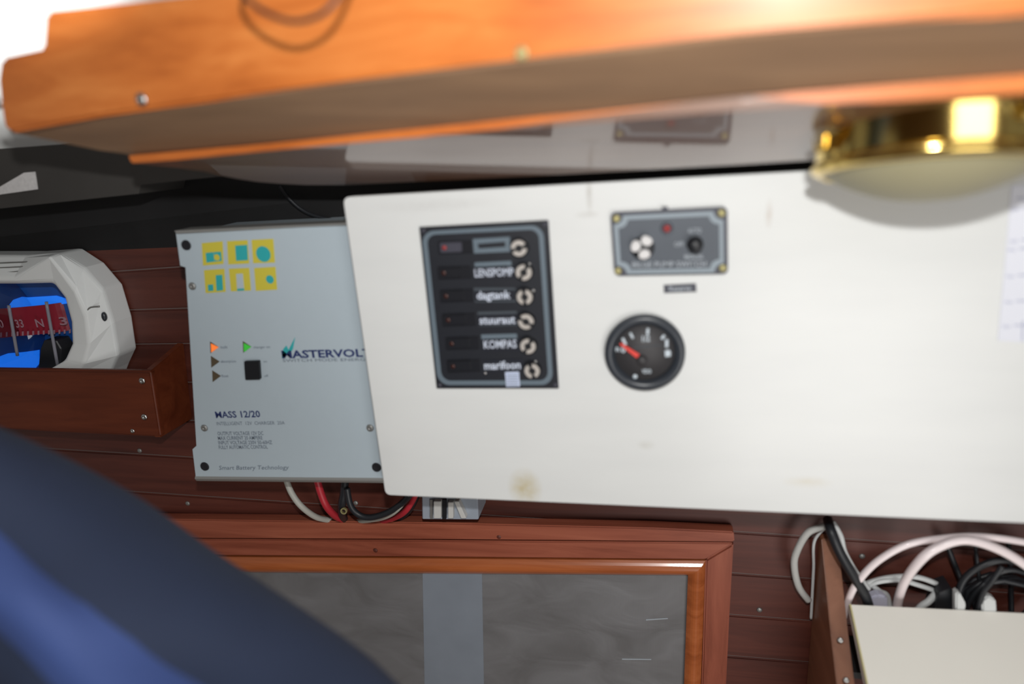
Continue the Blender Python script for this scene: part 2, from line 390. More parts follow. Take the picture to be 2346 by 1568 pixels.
# ------------------------------------------------------------------ overhead shelf
sd = Vector((0.9893, -0.1457, 0)).normalized()            # along the shelf
def tilted(deg): # normal of a soffit that rises towards the viewer
    a = math.radians(deg); wv = Vector((0, -math.cos(a), math.sin(a)))
    return sd.cross(wv).normalized()
NB = tilted(17); PB = Vector((0, .1, .097))
def onB(x, y): return on(x, y, PB, NB)
strip_n = Vector((.1457, .9893, 0))
PS = onB(1250, 290)
def onS(x, y): return on(x, y, PS, strip_n)
PA = onS(1250, 263); NA = tilted(32)
def onA(x, y): return on(x, y, PA, NA)
PF = onA(1250, 140)
fa = math.radians(3.0)
NF = Vector((.1457 * math.cos(fa), .9893 * math.cos(fa), math.sin(fa)))
def onF(x, y): return on(x, y, PF, NF)
shelf = thing('overhead_shelf', 'varnished orange-brown wooden shelf with deep front board along the top', 'shelf', PB + Vector((0.05, -0.1, 0.02)))
fb = [(-60, 310), (0, 306), (30, 303), (230, 268), (384, 247), (575, 222), (800, 194), (1250, 139), (1700, 86), (2050, 56), (2500, 18), (3000, -24)]
ftop = [(3000, -170), (1600, -170), (700, -40), (103, 28), (97, 113), (0, 135), (-60, 146)]
fpoly = [(22, 305)] + fb[3:] + ftop[:-2] + [(0, 135), (-6, 180), (2, 255), (8, 290)]
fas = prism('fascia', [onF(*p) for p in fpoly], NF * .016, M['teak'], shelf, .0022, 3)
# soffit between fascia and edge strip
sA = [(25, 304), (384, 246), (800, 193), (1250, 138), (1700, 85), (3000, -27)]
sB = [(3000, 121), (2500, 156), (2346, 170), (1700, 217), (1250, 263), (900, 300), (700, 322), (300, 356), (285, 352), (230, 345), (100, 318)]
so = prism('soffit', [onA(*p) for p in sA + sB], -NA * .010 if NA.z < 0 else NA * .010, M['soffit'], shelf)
# thin edge strip
eT = [(292, 357), (600, 331), (800, 311), (1250, 265), (1700, 219), (2346, 172), (2500, 160), (3000, 122)]
eB = [(3000, 169), (2500, 202), (2346, 213), (1700, 253), (1250, 290), (800, 328), (600, 347), (400, 367), (300, 374)]
es = prism('edge_strip', [onS(*p) for p in eT + eB], strip_n * .008, M['teak'], shelf, .0008, 2)
# glossy lower board whose left end is cut to a curve
bT = [(300, 373), (600, 346), (800, 327), (1250, 289), (1700, 252), (2346, 212), (2500, 201), (3000, 168)]
bB = [(3000, 292), (2500, 325), (2346, 335), (1870, 366), (1700, 377), (1250, 402), (960, 416), (800, 424), (700, 424), (640, 421), (590, 417), (545, 410), (500, 401), (460, 392), (400, 384), (350, 379)]
nb = NB if NB.z > 0 else -NB
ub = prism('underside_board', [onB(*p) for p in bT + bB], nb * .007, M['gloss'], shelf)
for px, py, r in ((325, 228, .0042), (-4, 236, .0042), (1195, 122, .0034)):
    c = onF(px, py)
    screw('screw', c, -NF, r, M['steel'] if px < 1000 else M['brass_screw'], shelf)

# white deckhead behind the shelf's left end, dark board beneath it
DY = 0.06
deck = prism('ceiling', [at(x, y, DY) for x, y in ((-260, -260), (1000, -200), (1000, 60), (480, 337), (232, 347), (0, 388), (-260, 430))], (0, .012, 0), M['deck'], None)
tag(deck, kind='structure')
trim = prism('trim_1', [at(x, y, 0.035) for x, y in ((-260, 360), (560, 300), (560, 399), (440, 411), (322, 424), (318, 444), (0, 478), (-260, 505))], (0, .060, 0), M['darkbrown'], None)
tag(trim, kind='structure')
tri = prism('lit_deckhead_patch', [at(x, y, 0.0335) for x, y in ((-60, 462), (0, 428), (55, 396), (78, 394), (84, 434), (0, 446))], (0, .0015, 0), M['whiteplastic'])
tag(tri, 'small white triangle standing for a lit bit of deckhead below the shelf end', 'plate')  # added patch: lit bit of white deckhead shaped as its own triangle
tb = tube('dark_cable', [at(640, 424, .090), at(665, 458, .092), at(705, 488, .094), (at(770, 505, .094)), at(850, 510, .094)], .0016, M['cableblack'])
tag(tb, 'thin dark cable curving behind the white panel, above the grey charger', 'cable')

# black lead hanging in front of the fascia
hang = [onF(x, y) - NF * d for x, y, d in ((640, -40, .028), (655, -5, .034), (690, 25, .038), (740, 52, .040), (790, 63, .040), (838, 46, .038), (864, 8, .034), (872, -40, .028))]
tag(tube('hanging_lead', hang, .0012, M['cableblack']), 'thin black lead hanging in a loop over the orange shelf front', 'cable')

# ------------------------------------------------------------------ white switch panel board
pz1, pz0 = 0.1187, -0.1430
sp = at(1203, 1118, 0); s1 = at(1345, 492, 0); s2 = at(1762, 490, 0); s3 = at(880, 1060, 0)
PO = Vector((0.12, 0.0, pz0))
spots = [((sp.x - PO.x, 0, sp.z - PO.z), .016, .020, (0.52, 0.44, 0.24), 1.5), ((s1.x - PO.x, 0, s1.z - PO.z), .010, .003, (0.45, 0.43, 0.40), 0.8),
         ((s1.x + .002 - PO.x, 0, s1.z + .014 - PO.z), .003, .016, (0.40, 0.38, 0.34), 1.0), ((s2.x - PO.x, 0, s2.z - PO.z), .003, .012, (0.50, 0.42, 0.36), 0.9),
         ((at(1000, 470, 0).x - PO.x, 0, at(1000, 470, 0).z - PO.z), .06, .006, (0.55, 0.55, 0.54), 0.7),
         ((at(1480, 1020, 0).x - PO.x, 0, at(1480, 1020, 0).z - PO.z), .008, .005, (0.5, 0.48, 0.42), 0.7),
         ((at(1850, 1105, 0).x - PO.x, 0, at(1850, 1105, 0).z - PO.z), .02, .006, (0.62, 0.56, 0.42), 0.8)]
M['panel'] = panel_mat(spots, None)
def rounded(x0, z0, x1, z1, r, n=5, Y=0.0):
    out = []
    for cx, cz, a in ((x1 - r, z1 - r, 0), (x0 + r, z1 - r, 90), (x0 + r, z0 + r, 180), (x1 - r, z0 + r, 270)):
        for k in range(n + 1):
            t = math.radians(a + 90 * k / n); out.append(Vector((cx + r * math.cos(t), Y, cz + r * math.sin(t))))
    return out
pan = thing('switch_panel_board', 'large glossy off-white board carrying the switches and gauge', 'panel', PO)
pr = rounded(-0.1258, pz0, 0.46, pz1, .0045)
prism('board', pr, (0, .012, 0), M['panel'], pan, .0012, 2)
for x in (0.0, 0.30):
    from_bm('batten', box_bm((x, .012, pz0 + .03), (x + .03, WY, pz1 - .06)), M['batten'], pan)

# ------------------------------------------------------------------ breaker panel
def bil(c, u, v):
    (x0, y0), (x1, y1), (x2, y2), (x3, y3) = c
    return ((x0 * (1 - u) + x1 * u) * (1 - v) + (x3 * (1 - u) + x2 * u) * v, (y0 * (1 - u) + y1 * u) * (1 - v) + (y3 * (1 - u) + y2 * u) * v)
def ring_bm(outer, inner, dv):
    bm = bmesh.new(); n = len(outer); dv = Vector(dv)
    o = [bm.verts.new(p) for p in outer]; i_ = [bm.verts.new(p) for p in inner]
    o2 = [bm.verts.new(p + dv) for p in outer]; i2 = [bm.verts.new(p + dv) for p in inner]
    for k in range(n):
        j = (k + 1) % n
        bm.faces.new((o[k], o[j], i_[j], i_[k])); bm.faces.new((o2[k], i2[k], i2[j], o2[j]))
        bm.faces.new((o[k], o2[k], o2[j], o[j])); bm.faces.new((i_[k], i_[j], i2[j], i2[k]))
    return bm
def uv_round(u0, v0, u1, v1, ru, rv, n=6):
    out = []
    for cu, cv, a in ((u1 - ru, v0 + rv, -90), (u1 - ru, v1 - rv, 0), (u0 + ru, v1 - rv, 90), (u0 + ru, v0 + rv, 180)):
        for k in range(n + 1):
            t = math.radians(a + 90 * k / n); out.append((cu + ru * math.cos(t), cv + rv * math.sin(t)))
    return out
BK = [(960, 521), (1256, 505), (1280, 891), (1000, 891)]
bk = thing('breaker_panel', 'black six-row breaker panel with grey-blue border line', 'switch panel', at(1140, 891, 0))
YB = -.0022
plate('face_plate', BK, YB, -.0001, M['breaker'], bk, .0004, 1)
def bkp(u, v, Y=YB): return at(*bil(BK, u, v), Y)
from_bm('border_line', ring_bm([bkp(u, v, YB - .0003) for u, v in uv_round(.015, .026, .958, .978, .095, .075)], [bkp(u, v, YB - .0003) for u, v in uv_round(.052, .050, .920, .951, .07, .055)], (0, .0003, 0)), M['blueline'], bk)
for u, v in ((.03, .022), (.975, .022), (.03, .978), (.975, .978)):
    screw('corner_screw', bkp(u, v), (0, -1, 0), .0017, M['rocker_grey'], bk, .0006)
fuse = [(1191, 567, 15), (1202, 622, 58), (1204, 678, 92), (1207, 734, -32), (1211.5, 790, 58), (1221, 846, 103)]
led_c = [(1017, 568), (1016, 626), (1021, 679), (1026, 734), (1034, 788), (1037, 840)]
for i, (fx, fy, ang) in enumerate(fuse):
    c = at(fx, fy, YB)
    cap = from_bm('fuse_cap', lathe_bm([(0, .0042), (.0028, .0042), (.0030, .0046), (.0062, .0046), (.0068, .0036), (.0072, 0), (0, 0)], c, (0, -1, 0), 24), M['black'], bk, False)
    # two nickel half rings left and right of the screwdriver slot
    for h in (0, 1):
        bm = bmesh.new(); base = math.radians(ang + 180 * h); n = 8; vs = []
        for k in range(n + 1):
            t = base + math.radians(18) + math.radians(144) * k / n
            dirv = Vector((math.cos(t), 0, math.sin(t)))
            vs.append([bm.verts.new(c + dirv * r + Vector((0, -hh, 0))) for r, hh in ((.0026, .0046), (.0031, .0056), (.0055, .0056), (.0062, .0046))])
        for a, b in zip(vs, vs[1:]):
            for q in range(3): bm.faces.new((a[q], a[q + 1], b[q + 1], b[q]))
            bm.faces.new((a[3], a[0], b[0], b[3]))
        bm.faces.new(vs[0]); bm.faces.new(vs[-1][::-1])
        from_bm('nickel_jaw', bm, M['chrome'], cap)
    lx, ly = led_c[i]
    sl = [(lx - 14, ly - 13), (lx + 62, ly - 16), (lx + 64, ly + 12), (lx - 12, ly + 15)]
    rk = plate('rocker_switch', sl, YB - .0012, YB, M['rocker'], bk, .0003, 1)
    kn = plate('rocker', [(lx - 10, ly - 11), (lx + 40, ly - 13), (lx + 41, ly + 10), (lx - 8, ly + 12)], YB - .0030, YB - .0011, M['rocker_grey'] if i == 0 else M['rocker'], rk, .0005, 2)
    from_bm('indicator', lathe_bm([(0, .0008), (.0014, .0006), (.0020, 0), (0, 0)], at(lx + 1, ly, YB - .0030), (0, -1, 0), 12), M['redled'] if i == 0 else M['dimred'], rk, True)
def rect_ring(name, q, th, Y, m, par):
    xs = [p[0] for p in q]; cx = sum(xs) / 4; cy = sum(p[1] for p in q) / 4
    inn = [(p[0] + (th if p[0] < cx else -th), p[1] + (th if p[1] < cy else -th)) for p in q]
    return from_bm(name, ring_bm(pts(q, Y), pts(inn, Y), (0, .0002, 0)), m, par)
# label fields
rect_ring('label_outline', [(1083, 548), (1168, 543), (1169, 577), (1086, 581)], 11, YB - .0002, M['blueline'], bk)
for q, bright in (([(1087, 602), (1171, 598), (1174, 634), (1090, 637)], True), ([(1085, 660), (1181, 660), (1183, 692), (1088, 693)], False),
                  ([(1094, 715), (1184, 713), (1186, 746), (1097, 748)], False), ([(1102, 767), (1184, 765), (1187, 802), (1106, 803)], True),
                  ([(1108, 822), (1188, 821), (1190, 852), (1111, 853)], False)):
    if q[0][0] == 1108: continue
    rect_ring('label_outline', q, 10, YB - .0002, M['blueline'] if bright else M['dimline'], bk)
def rowtape(q): plate('label_tape', q, YB - .0006, YB - .0002, M['tape'], bk)
rowtape([(1083, 612), (1182, 609), (1184, 638), (1086, 640)])
rowtape([(1086, 667), (1180, 665), (1182, 688), (1089, 690)])
rowtape([(1094, 722), (1188, 719), (1190, 743), (1097, 746)])
rowtape([(1103, 778), (1190, 776), (1192, 805), (1106, 806)])
rowtape([(1104, 826), (1198, 823), (1200, 852), (1107, 854)])
for s, p0, p1, h, bo in (('LENSPOMP', (1088, 635), (1177, 632), 18, .012), ('dagtank', (1093, 686), (1170, 684), 18, .02), ('stuuraut', (1099, 743), (1181, 741), 18, .02),
                         ('KOMPAS', (1109, 799), (1184, 797), 18, .012), ('marifoon', (1110, 847), (1193, 845), 18, .02)):
    text('lettering', s, p0, p1, h, YB - .0008, M['white_ink'], bk, bo)
st = plate('sticker', [(1157, 853), (1189, 852), (1191, 886), (1160, 887)], YB - .0007, YB - .0003, M['sticker'], bk)
for k in range(5):
    y = 859 + k * 6
    plate('printed_line', [(1161, y), (1187 + (k % 2), y), (1187, y + 1.6), (1161, y + 1.6)], YB - .0009, YB - .0007, M['grey_ink'], st)
for px, py in ((1213, 605), (1222, 666), (1227, 829), (1112, 855)):  # small steel beads in place of specular glints near the fuse caps
    from_bm('glint_bead', sphere_bm(at(px, py, YB - .0002), .0013, 10, 6), M['steel'], bk, True)

# ------------------------------------------------------------------ bilge pump switch
BG = [(1398, 487.5), (1667, 474), (1668.5, 628), (1408.5, 632.5)]
bg = thing('bilge_pump_switch', 'dark grey bilge pump switch plate with silver border and corner screws', 'switch panel', at(1540, 632, 0))
YG = -.004
def bgp(u, v, Y=YG): return at(*bil(BG, u, v), Y)
plate_pts = [bgp(u, v) for u, v in uv_round(0, 0, 1, 1, .045, .075, 4)]
prism('face_plate', plate_pts, (0, .0039, 0), M['bilge_edge'], bg, .0005, 2)
def notch(u0, v0, u1, v1, ru, rv, n=5):
    out = []
    for cu, cv, a, sgn in ((u0, v0, 90, -1), (u1, v0, 180, -1), (u1, v1, 270, -1), (u0, v1, 360, -1)):
        for k in range(n + 1):
            t = math.radians(a + sgn * 90 * k / n) ; out.append((cu + ru * math.cos(t), cv + rv * math.sin(t)))
    return out
no = notch(.022, .055, .963, .975, .085, .135); ni = notch(.060, .125, .926, .908, .085, .130)
prism('inner_field', [bgp(u, v, YG - .0002) for u, v in no], (0, .0002, 0), M['bilge'], bg)
from_bm('border_line', ring_bm([bgp(u, v, YG - .0005) for u, v in no], [bgp(u, v, YG - .0005) for u, v in ni], (0, .0003, 0)), M['bilgeline'], bg)
for px, py in ((1412, 501), (1653, 488.5), (1416, 621), (1656, 614.5)):
    screw('corner_screw', at(px, py, YG), (0, -1, 0), .0028, M['brass_screw'], bg, .0012)
c = at(1528, 523.5, YG)
lr = lathe('lamp_ring', [(0, .0012), (.0030, .0012), (.0034, .0020), (.0042, .0018), (.0046, 0), (0, 0)], c, (0, -1, 0), M['bilge'], bg, 20)
lathe('red_lens', [(0, .0030), (.0015, .0026), (.0027, .0014), (.0029, .0006), (0, .0006)], c, (0, -1, 0), M['redled'], lr, 16)
c = at(1472, 568.5, YG)
kb = lathe('fuse_base', [(0, .002), (.0070, .002), (.0082, .0012), (.0086, 0), (0, 0)], c, (0, -1, 0), M['black'], bg, 24)
for dx, dz in ((-15, -3), (9, -15), (4, 15)):
    q = at(1472 + dx, 568.5 + dz, YG - .006)
    rd = (q - at(1472, 568.5, YG - .006)); t = rd.normalized(); n_ = Vector((t.z, 0, -t.x))
    o = [q + t * a + n_ * b for a, b in ((-.0032, -.0022), (-.0032, .0022), (-.0005, .0042), (.0022, .0040), (.0034, .0018), (.0034, -.0018), (.0022, -.0040), (-.0005, -.0042))]
    prism('white_lobe', o, (0, .0045, 0), M['whiteplastic'], kb, .0008, 2)
c = at(1592, 560, YG)
lathe('toggle_knob', [(0, .010), (.0030, .0098), (.0046, .0085), (.0050, .0060), (.0046, .0030), (.0056, .0028), (.0058, 0), (0, 0)], c, (0, -1, 0), M['black'], bg, 24)
text('lettering', 'AUTO', (1576, 535), (1606, 533.5), 11, YG - .0006, M['bilgetext'], bg, .01)
text('lettering', 'OFF', (1545, 565.5), (1566, 564.5), 10.5, YG - .0006, M['bilgetext'], bg, .01)
text('lettering', 'MANUAL', (1568, 594), (1612, 592.5), 10.5, YG - .0006, M['bilgetext'], bg, .01)
text('lettering', 'BILGE PUMP SWITCH', (1449, 613), (1618, 611), 12.5, YG - .0006, M['bilgetext'], bg, .01)
from_bm('top_nub', box_bm(tuple(at(1516, 482, 0) + Vector((0, -.0035, 0))), tuple(at(1530, 473, 0))), M['bilge_edge'], bg)

# small label strip
lb = thing('label_strip', 'small black label strip with pale lettering, below the bilge pump switch', 'label', at(1558, 671, 0))
plate('strip', [(1520.5, 653.5), (1594.5, 650), (1596, 669), (1521.5, 672)], -.0008, 0, M['bilge_edge'], lb)
text('lettering', 'Reserve', (1533, 667.5), (1583, 665.5), 11.5, -.0010, M['bilgetext'], lb, .02)

# ------------------------------------------------------------------ tank gauge
gc = at(1476.5, 806, 0)
gg = thing('tank_gauge', 'round black tank gauge with red needle', 'gauge', gc - Vector((0, 0, .03)))
GR = .0302
lathe('bezel', [(GR * .98, 0), (GR, .0015), (GR * .99, .0050), (GR * .95, .0068), (GR * .86, .0072), (GR * .79, .0062), (GR * .75, .0045), (GR * .74, .0020), (0, .0018), (0, 0)], gc, (0, -1, 0), M['gauge_bezel'], gg, 64)
YF = -.0028
dial = lathe('dial', [(0, .0026), (GR * .735, .0026), (GR * .735, .0019), (0, .0019)], gc, (0, -1, 0), M['gauge_face'], gg, 48)
def tick(x, y, L, w_, ang):
    t = math.radians(ang); dx, dy = math.cos(t) * L / 2, math.sin(t) * L / 2; nx, ny = -math.sin(t) * w_ / 2, math.cos(t) * w_ / 2
    plate('scale_mark', [(x - dx - nx, y - dy - ny), (x + dx - nx, y + dy - ny), (x + dx + nx, y + dy + ny), (x - dx + nx, y - dy + ny)], YF - .0004, YF, M['gauge_ink'], dial)
tick(1430, 783, 17, 6, 65); tick(1447, 769.5, 14, 5, 62); tick(1484, 760, 14, 6, 95); tick(1519, 773, 11, 6, -50)
text('numeral', '1/2', (1471, 783), (1489, 782), 13, YF - .0004, M['gauge_ink'], dial, .02)
text('numeral', '1', (1524, 796), (1531, 795), 17, YF - .0004, M['gauge_ink'], dial, .03)
text('numeral', '0', (1423, 808), (1433, 808), 13, YF - .0004, M['gauge_ink'], dial, .03)
text('numeral', 'R', (1411, 806), (1421, 806), 10, YF - .0004, M['gauge_ink'], dial, .01)
plate('tank_symbol', [(1523, 804), (1534, 802), (1537, 808), (1536, 817), (1524, 818)], YF - .0004, YF, M['gauge_ink'], dial)
text('lettering', 'VDO', (1471, 856), (1492, 856), 9.5, YF - .0004, M['gauge_ink'], dial, .02)
from_bm('face_screw', lathe_bm([(0, .0006), (.0016, .0005), (.0019, 0), (0, 0)], at(1455, 863, YF), (0, -1, 0), 12), M['gauge_ink'], dial, True)
A = at(1462, 817, YF - .003); B = at(1421, 788, YF - .003); t = (B - A).normalized(); n_ = Vector((t.z, 0, -t.x))
prism('needle', [A + n_ * .0018, A - n_ * .0018, B - n_ * .0008, B + n_ * .0008], (0, .001, 0), M['red'], gg)
lathe('needle_hub', [(0, .006), (.0035, .0056), (.0040, .0026), (0, .0026)], at(1471, 823, 0), (0, -1, 0), M['gauge_face'], gg, 20)
gl = plate('glass_shade_line', [(1450, 797), (1520, 790), (1520, 791.5), (1450, 799)], YF - .0002, YF, M['dimline'], dial)

# ------------------------------------------------------------------ paper list at the right
pp = thing('paper_list', 'white paper list with blue handwriting taped to the white board, right edge', 'paper', at(2300, 784, 0))
plate('sheet', [(2318, 425), (2480, 412), (2470, 792), (2286, 781)], -.0006, -.0001, M['paper'], pp)
def scribble(x0, x1, y, amp, par):
    n = int((x1 - x0) / 3); P = []
    for k in range(n): P.append(at(x0 + k * 3, y + (amp if k % 2 else -amp) * random.uniform(.4, 1) - (x0 * 0), -.0009))
    bm = bmesh.new()
    for a, b in zip(P, P[1:]):
        q = Vector((0, 0, .00028)); bm.faces.new([bm.verts.new(v) for v in (a - q, b - q, b + q, a + q)])
    from_bm('handwriting', bm, M['pen'], par)
for y, x0 in ((455, 2330), (480, 2318), (553, 2314), (573, 2309), (634, 2306), (693, 2302), (749, 2297)):
    scribble(x0, x0 + 22, y, 4, pp); scribble(x0 + 26, x0 + 110, y - 3, 2.2, pp)
plate('ruled_line', [(2343, 735), (2345, 735), (2343, 782), (2341, 782)], -.0008, -.0006, M['pen'], pp)

# ------------------------------------------------------------------ battery charger
YC = .022
ch = thing('battery_charger', 'pale grey metal battery charger partly behind the white board', 'charger', at(660, 1112, YC))
outl = [(403, 534), (700, 519), (905, 511), (905, 1098), (449, 1098), (441, 1030), (450, 1022), (425, 613), (413, 609)]
plate('front_cover', outl, YC, YC + .0015, M['alu'], ch)
plate('body', [(426, 536), (905, 513), (905, 1098), (455, 1098)], YC + .0016, WY - .0005, M['alu'], ch)
# turned top and bottom lips
plate('top_lip', [(398, 529), (790, 511), (905, 507), (905, 513), (700, 520), (404, 536)], YC - .003, YC + .02, M['alu_edge'], ch, .0005, 1)
A0 = at(449, 1092, YC); A1 = at(905, 1096, YC)
bm = bmesh.new(); prof = [(0, 0), (-.0012, -.0022), (.0004, -.0052), (.004, -.0075), (.03, -.0078), (.03, 0)]
r0 = [bm.verts.new(A0 + Vector((-.001, y, z))) for y, z in prof]; r1 = [bm.verts.new(A1 + Vector((0, y, z))) for y, z in prof]
for k in range(len(prof)): bm.faces.new((r0[k], r0[(k + 1) % 6], r1[(k + 1) % 6], r1[k]))
bm.faces.new(r0[::-1]); bm.faces.new(r1)
from_bm('bottom_lip', bm, M['alu_edge'], ch)
for px, py in ((427, 562), (469.5, 1069), (863, 1071)):
    from_bm('mounting_plug', lathe_bm([(0, .0006), (.0034, .0010), (.0042, .0012), (.0046, 0), (0, 0)], at(px, py, YC), (0, -1, 0), 18), M['blackhole'], ch, True)
for px, py in ((441, 656), (468.5, 981), (848, 981)):
    screw('cover_screw', at(px, py, YC), (0, -1, 0), .0036, M['dullsteel'], ch, .0016)
YI = YC - .0002
sq = [[(462, 557.5), (510, 553), (512, 605), (465, 609)], [(520, 553), (567, 550.5), (571, 604), (523, 606.5)], [(576, 550), (626, 547.5), (630, 602), (580, 603.5)],
      [(467, 619.5), (514, 616), (517, 669), (471, 672)], [(524, 616), (571, 614), (575, 666), (529, 668)], [(582, 614.5), (631, 611.5), (635, 664), (586, 667)]]
tiles = [plate('icon_tile', q, YI, YC, M['yellow'], ch) for q in sq]
YJ = YI - .0002
plate('glyph', [(471, 580), (489, 578), (491, 600), (473, 602)], YJ, YI, M['teal'], tiles[0])
plate('glyph', [(490, 578), (506, 577), (508, 598), (492, 600)], YJ, YI, M['teal'], tiles[0])
lathe('glyph_dot', [(0, .0002), (.0028, .0002), (.0028, 0), (0, 0)], at(497, 590, YJ), (0, -1, 0), M['yellow'], tiles[0], 14, False)
plate('glyph', [(538.5, 563), (566, 561.5), (568, 596.5), (541, 598)], YJ, YI, M['teal'], tiles[1])
lathe('glyph', [(0, .0002), (.0068, .0002), (.0068, 0), (0, 0)], at(603.5, 582.5, YI), (0, -1, 0), M['teal'], tiles[2], 24, False)
plate('glyph', [(494, 631), (509, 630), (511, 665.5), (496, 667)], YJ, YI, M['teal'], tiles[3])
plate('glyph', [(476, 653), (488, 652), (489, 666.5), (477, 667.5)], YJ, YI, M['teal'], tiles[3])
plate('glyph', [(541, 628), (556, 627), (559, 661), (543, 662)], YJ, YI, M['alu'], tiles[4])
plate('glyph', [(543, 662), (559, 661), (559.5, 666), (543.5, 667)], YJ, YI, M['teal'], tiles[4])
lathe('glyph', [(0, .0002), (.0037, .0002), (.0037, 0), (0, 0)], at(618.5, 640.5, YI), (0, -1, 0), M['teal'], tiles[5], 16, False)
def led(p, lit, m):
    plate('led_window', [(p[0] - 1, p[1] - 3), (p[0] + 19, p[1] + 10), (p[0], p[1] + 24)], YC - .0003, YC, M['off_led'], ch)
    if lit:
        plate('lit_led', [(p[0] + 1, p[1] + 2), (p[0] + 18, p[1] + 10.5), (p[0] + 2, p[1] + 22)], YC - .0009, YC - .0003, m, ch)
led((482, 786), True, M['orange_led']); led((557, 785), True, M['green_led']); led((484, 819), False, None); led((487, 852), False, None)
plate('power_switch', [(558, 829), (592, 828), (595, 870.5), (561, 871.5)], YC - .004, YC, M['black'], ch, .0006, 2)
for s, p0, p1, h in (('bulk', (506, 799), (522, 798.5), 6), ('absorption', (506, 831.5), (541, 831), 6), ('float', (508, 865), (524, 864.5), 6), ('charger on', (581, 799), (619, 798), 6), ('on', (604, 831), (612, 831), 5), ('off', (606, 864), (615, 864), 5)):
    text('small_print', s, p0, p1, h, YI, M['grey_ink'], ch)
text('lettering', 'MASTERVOLT', (647, 821), (853, 817), 16.5, YI, M['navy_ink'], ch, .03)
text('small_print', 'SWITCH MODE ENERGY', (648, 830), (850, 827), 6.5, YI, M['grey_ink'], ch)
plate('logo_mark', [(645, 822), (649, 800), (656, 792), (661, 802), (668, 788), (676, 773), (671, 800), (664, 812), (652, 816)], YI, YC, M['teal'], ch)
text('lettering', 'MASS 12/20', (495, 958), (597, 956), 14, YI, M['navy_ink'], ch, .02)
text('small_print', 'INTELLIGENT  12V  CHARGER  20A', (497, 975), (653, 973), 7.5, YI, M['grey_ink'], ch)
for k, s in enumerate(('OUTPUT VOLTAGE 12V DC', 'MAX CURRENT 20 AMPERE', 'INPUT VOLTAGE 230V 50-60HZ', 'FULLY AUTOMATIC CONTROL')):
    text('small_print', s, (499 + k, 998 + k * 10.5), (499 + (105, 103, 125, 115)[k], 997 + k * 10.5), 8, YI, M['grey_ink'], ch, .01)
text('small_print', 'Smart Battery Technology', (502, 1077), (663, 1076), 9, YI, M['grey_ink'], ch, 0, .25)

# ------------------------------------------------------------------ cables under the charger
def cab(name, l, r, m, label, group=None):
    o = tube(name, [at(x, y, Y) for x, y, Y in l], r, m)
    return tag(o, label, 'cable', group)
cab('grey_cable', [(655, 1098, .060), (668, 1130, .060), (690, 1160, .060), (722, 1184, .072), (752, 1192, .088), (775, 1194, .096)], .0032, M['cablegrey'], 'grey-white cable leaving the charger underside, leftmost')
cab('red_cable', [(726, 1098, .060), (735, 1130, .060), (748, 1160, .061), (768, 1182, .072), (790, 1193, .094)], .0038, M['cablered'], 'thick red cable leaving the charger underside')
cab('black_cable', [(790, 1098, .062), (788, 1130, .062), (783, 1160, .063), (784, 1181, .076), (790, 1192, .094)], .0042, M['cableblack'], 'black cable dropping from the charger, with a pale ring on it')
cab('black_cable', [(795, 1120, .058), (803, 1158, .056), (822, 1180, .056), (850, 1186, .056), (890, 1174, .056), (925, 1150, .054), (950, 1120, .052)], .0032, M['cableblack'], 'black cable curving up behind the white board, upper of the looped bundle')
cab('grey_cable', [(805, 1196, .095), (850, 1192, .080), (885, 1184, .066), (912, 1166, .056), (940, 1130, .054)], .0026, M['cablegrey'], 'grey-white cable in the looped bundle rising behind the white board')
cab('red_cable', [(860, 1197, .095), (896, 1190, .080), (925, 1175, .064), (944, 1150, .062), (960, 1115, .062)], .0030, M['cablered'], 'red cable in the looped bundle rising behind the white board')
cab('black_cable', [(890, 1198, .0965), (922, 1184, .090), (944, 1160, .082), (962, 1120, .080)], .0032, M['cableblack'], 'black cable at the right of the looped bundle, behind the red one')
ring = from_bm('cable_ring', lathe_bm([(.0022, -.0012), (.0035, -.0012), (.0035, .0012), (.0022, .0012), (.0022, -.0012)], at(788, 1171, .058), (0.1, -1, .1), 14), M['brass_screw'])
tag(ring, 'tiny pale brass ring on the black cable below the charger', 'ring')

# terminal block under the white board
tbk = thing('terminal_block', 'pale grey terminal block with white lugs, under the white board', 'connector', at(1030, 1200, .07))
plate('body', [(966, 1138), (1094, 1142), (1096, 1192), (967, 1191)], .066, WY - .001, M['connector'], tbk, .001, 1)
plate('lug', [(993, 1150), (1010, 1150), (1010, 1189), (993, 1189)], .060, .066, M['lug'], tbk, .0006, 1)
plate('slot', [(1013, 1146), (1022, 1146), (1022, 1190), (1013, 1190)], .063, .066, M['black'], tbk)
plate('lug', [(1026, 1152), (1038, 1152), (1038, 1189), (1026, 1189)], .060, .066, M['lug'], tbk, .0006, 1)
plate('lug', [(1040, 1150), (1050, 1150), (1068, 1189), (1056, 1189)], .0585, .066, M['lug'], tbk, .0006, 1)
plate('slot', [(985, 1146), (991, 1146), (991, 1190), (985, 1190)], .064, .066, M['dullsteel'], tbk)

# ------------------------------------------------------------------ framed door below
dr = thing('framed_door', 'red-brown wooden framed door with a dark grey screen, below the white board', 'cabinet door', at(1000, 1900, .09))
Yd = .080
def bar(name, q, Y0, Y1, m, bv=.001): return plate(name, q, Y0, Y1, m, dr, bv, 2)
bar('top_ledge', [(330, 1190), (1000, 1199), (1500, 1211), (1681, 1220), (1683, 1243), (1000, 1237), (330, 1234)], .085, WY - .001, M['frame'], .0012)
bar('top_rail', [(330, 1236), (1000, 1240), (1680, 1245), (1616, 1283), (1000, 1277), (330, 1272)], .089, WY - .001, M['frame'])
bar('stile', [(1681, 1246), (1671, 1420), (1655, 1760), (1600, 1760), (1610, 1500), (1617, 1284)], .089, WY - .001, M['framev'], .0018)
bar('stile', [(250, 1236), (330, 1236), (330, 1760), (250, 1760)], .089, WY - .001, M['framev'], .0018)
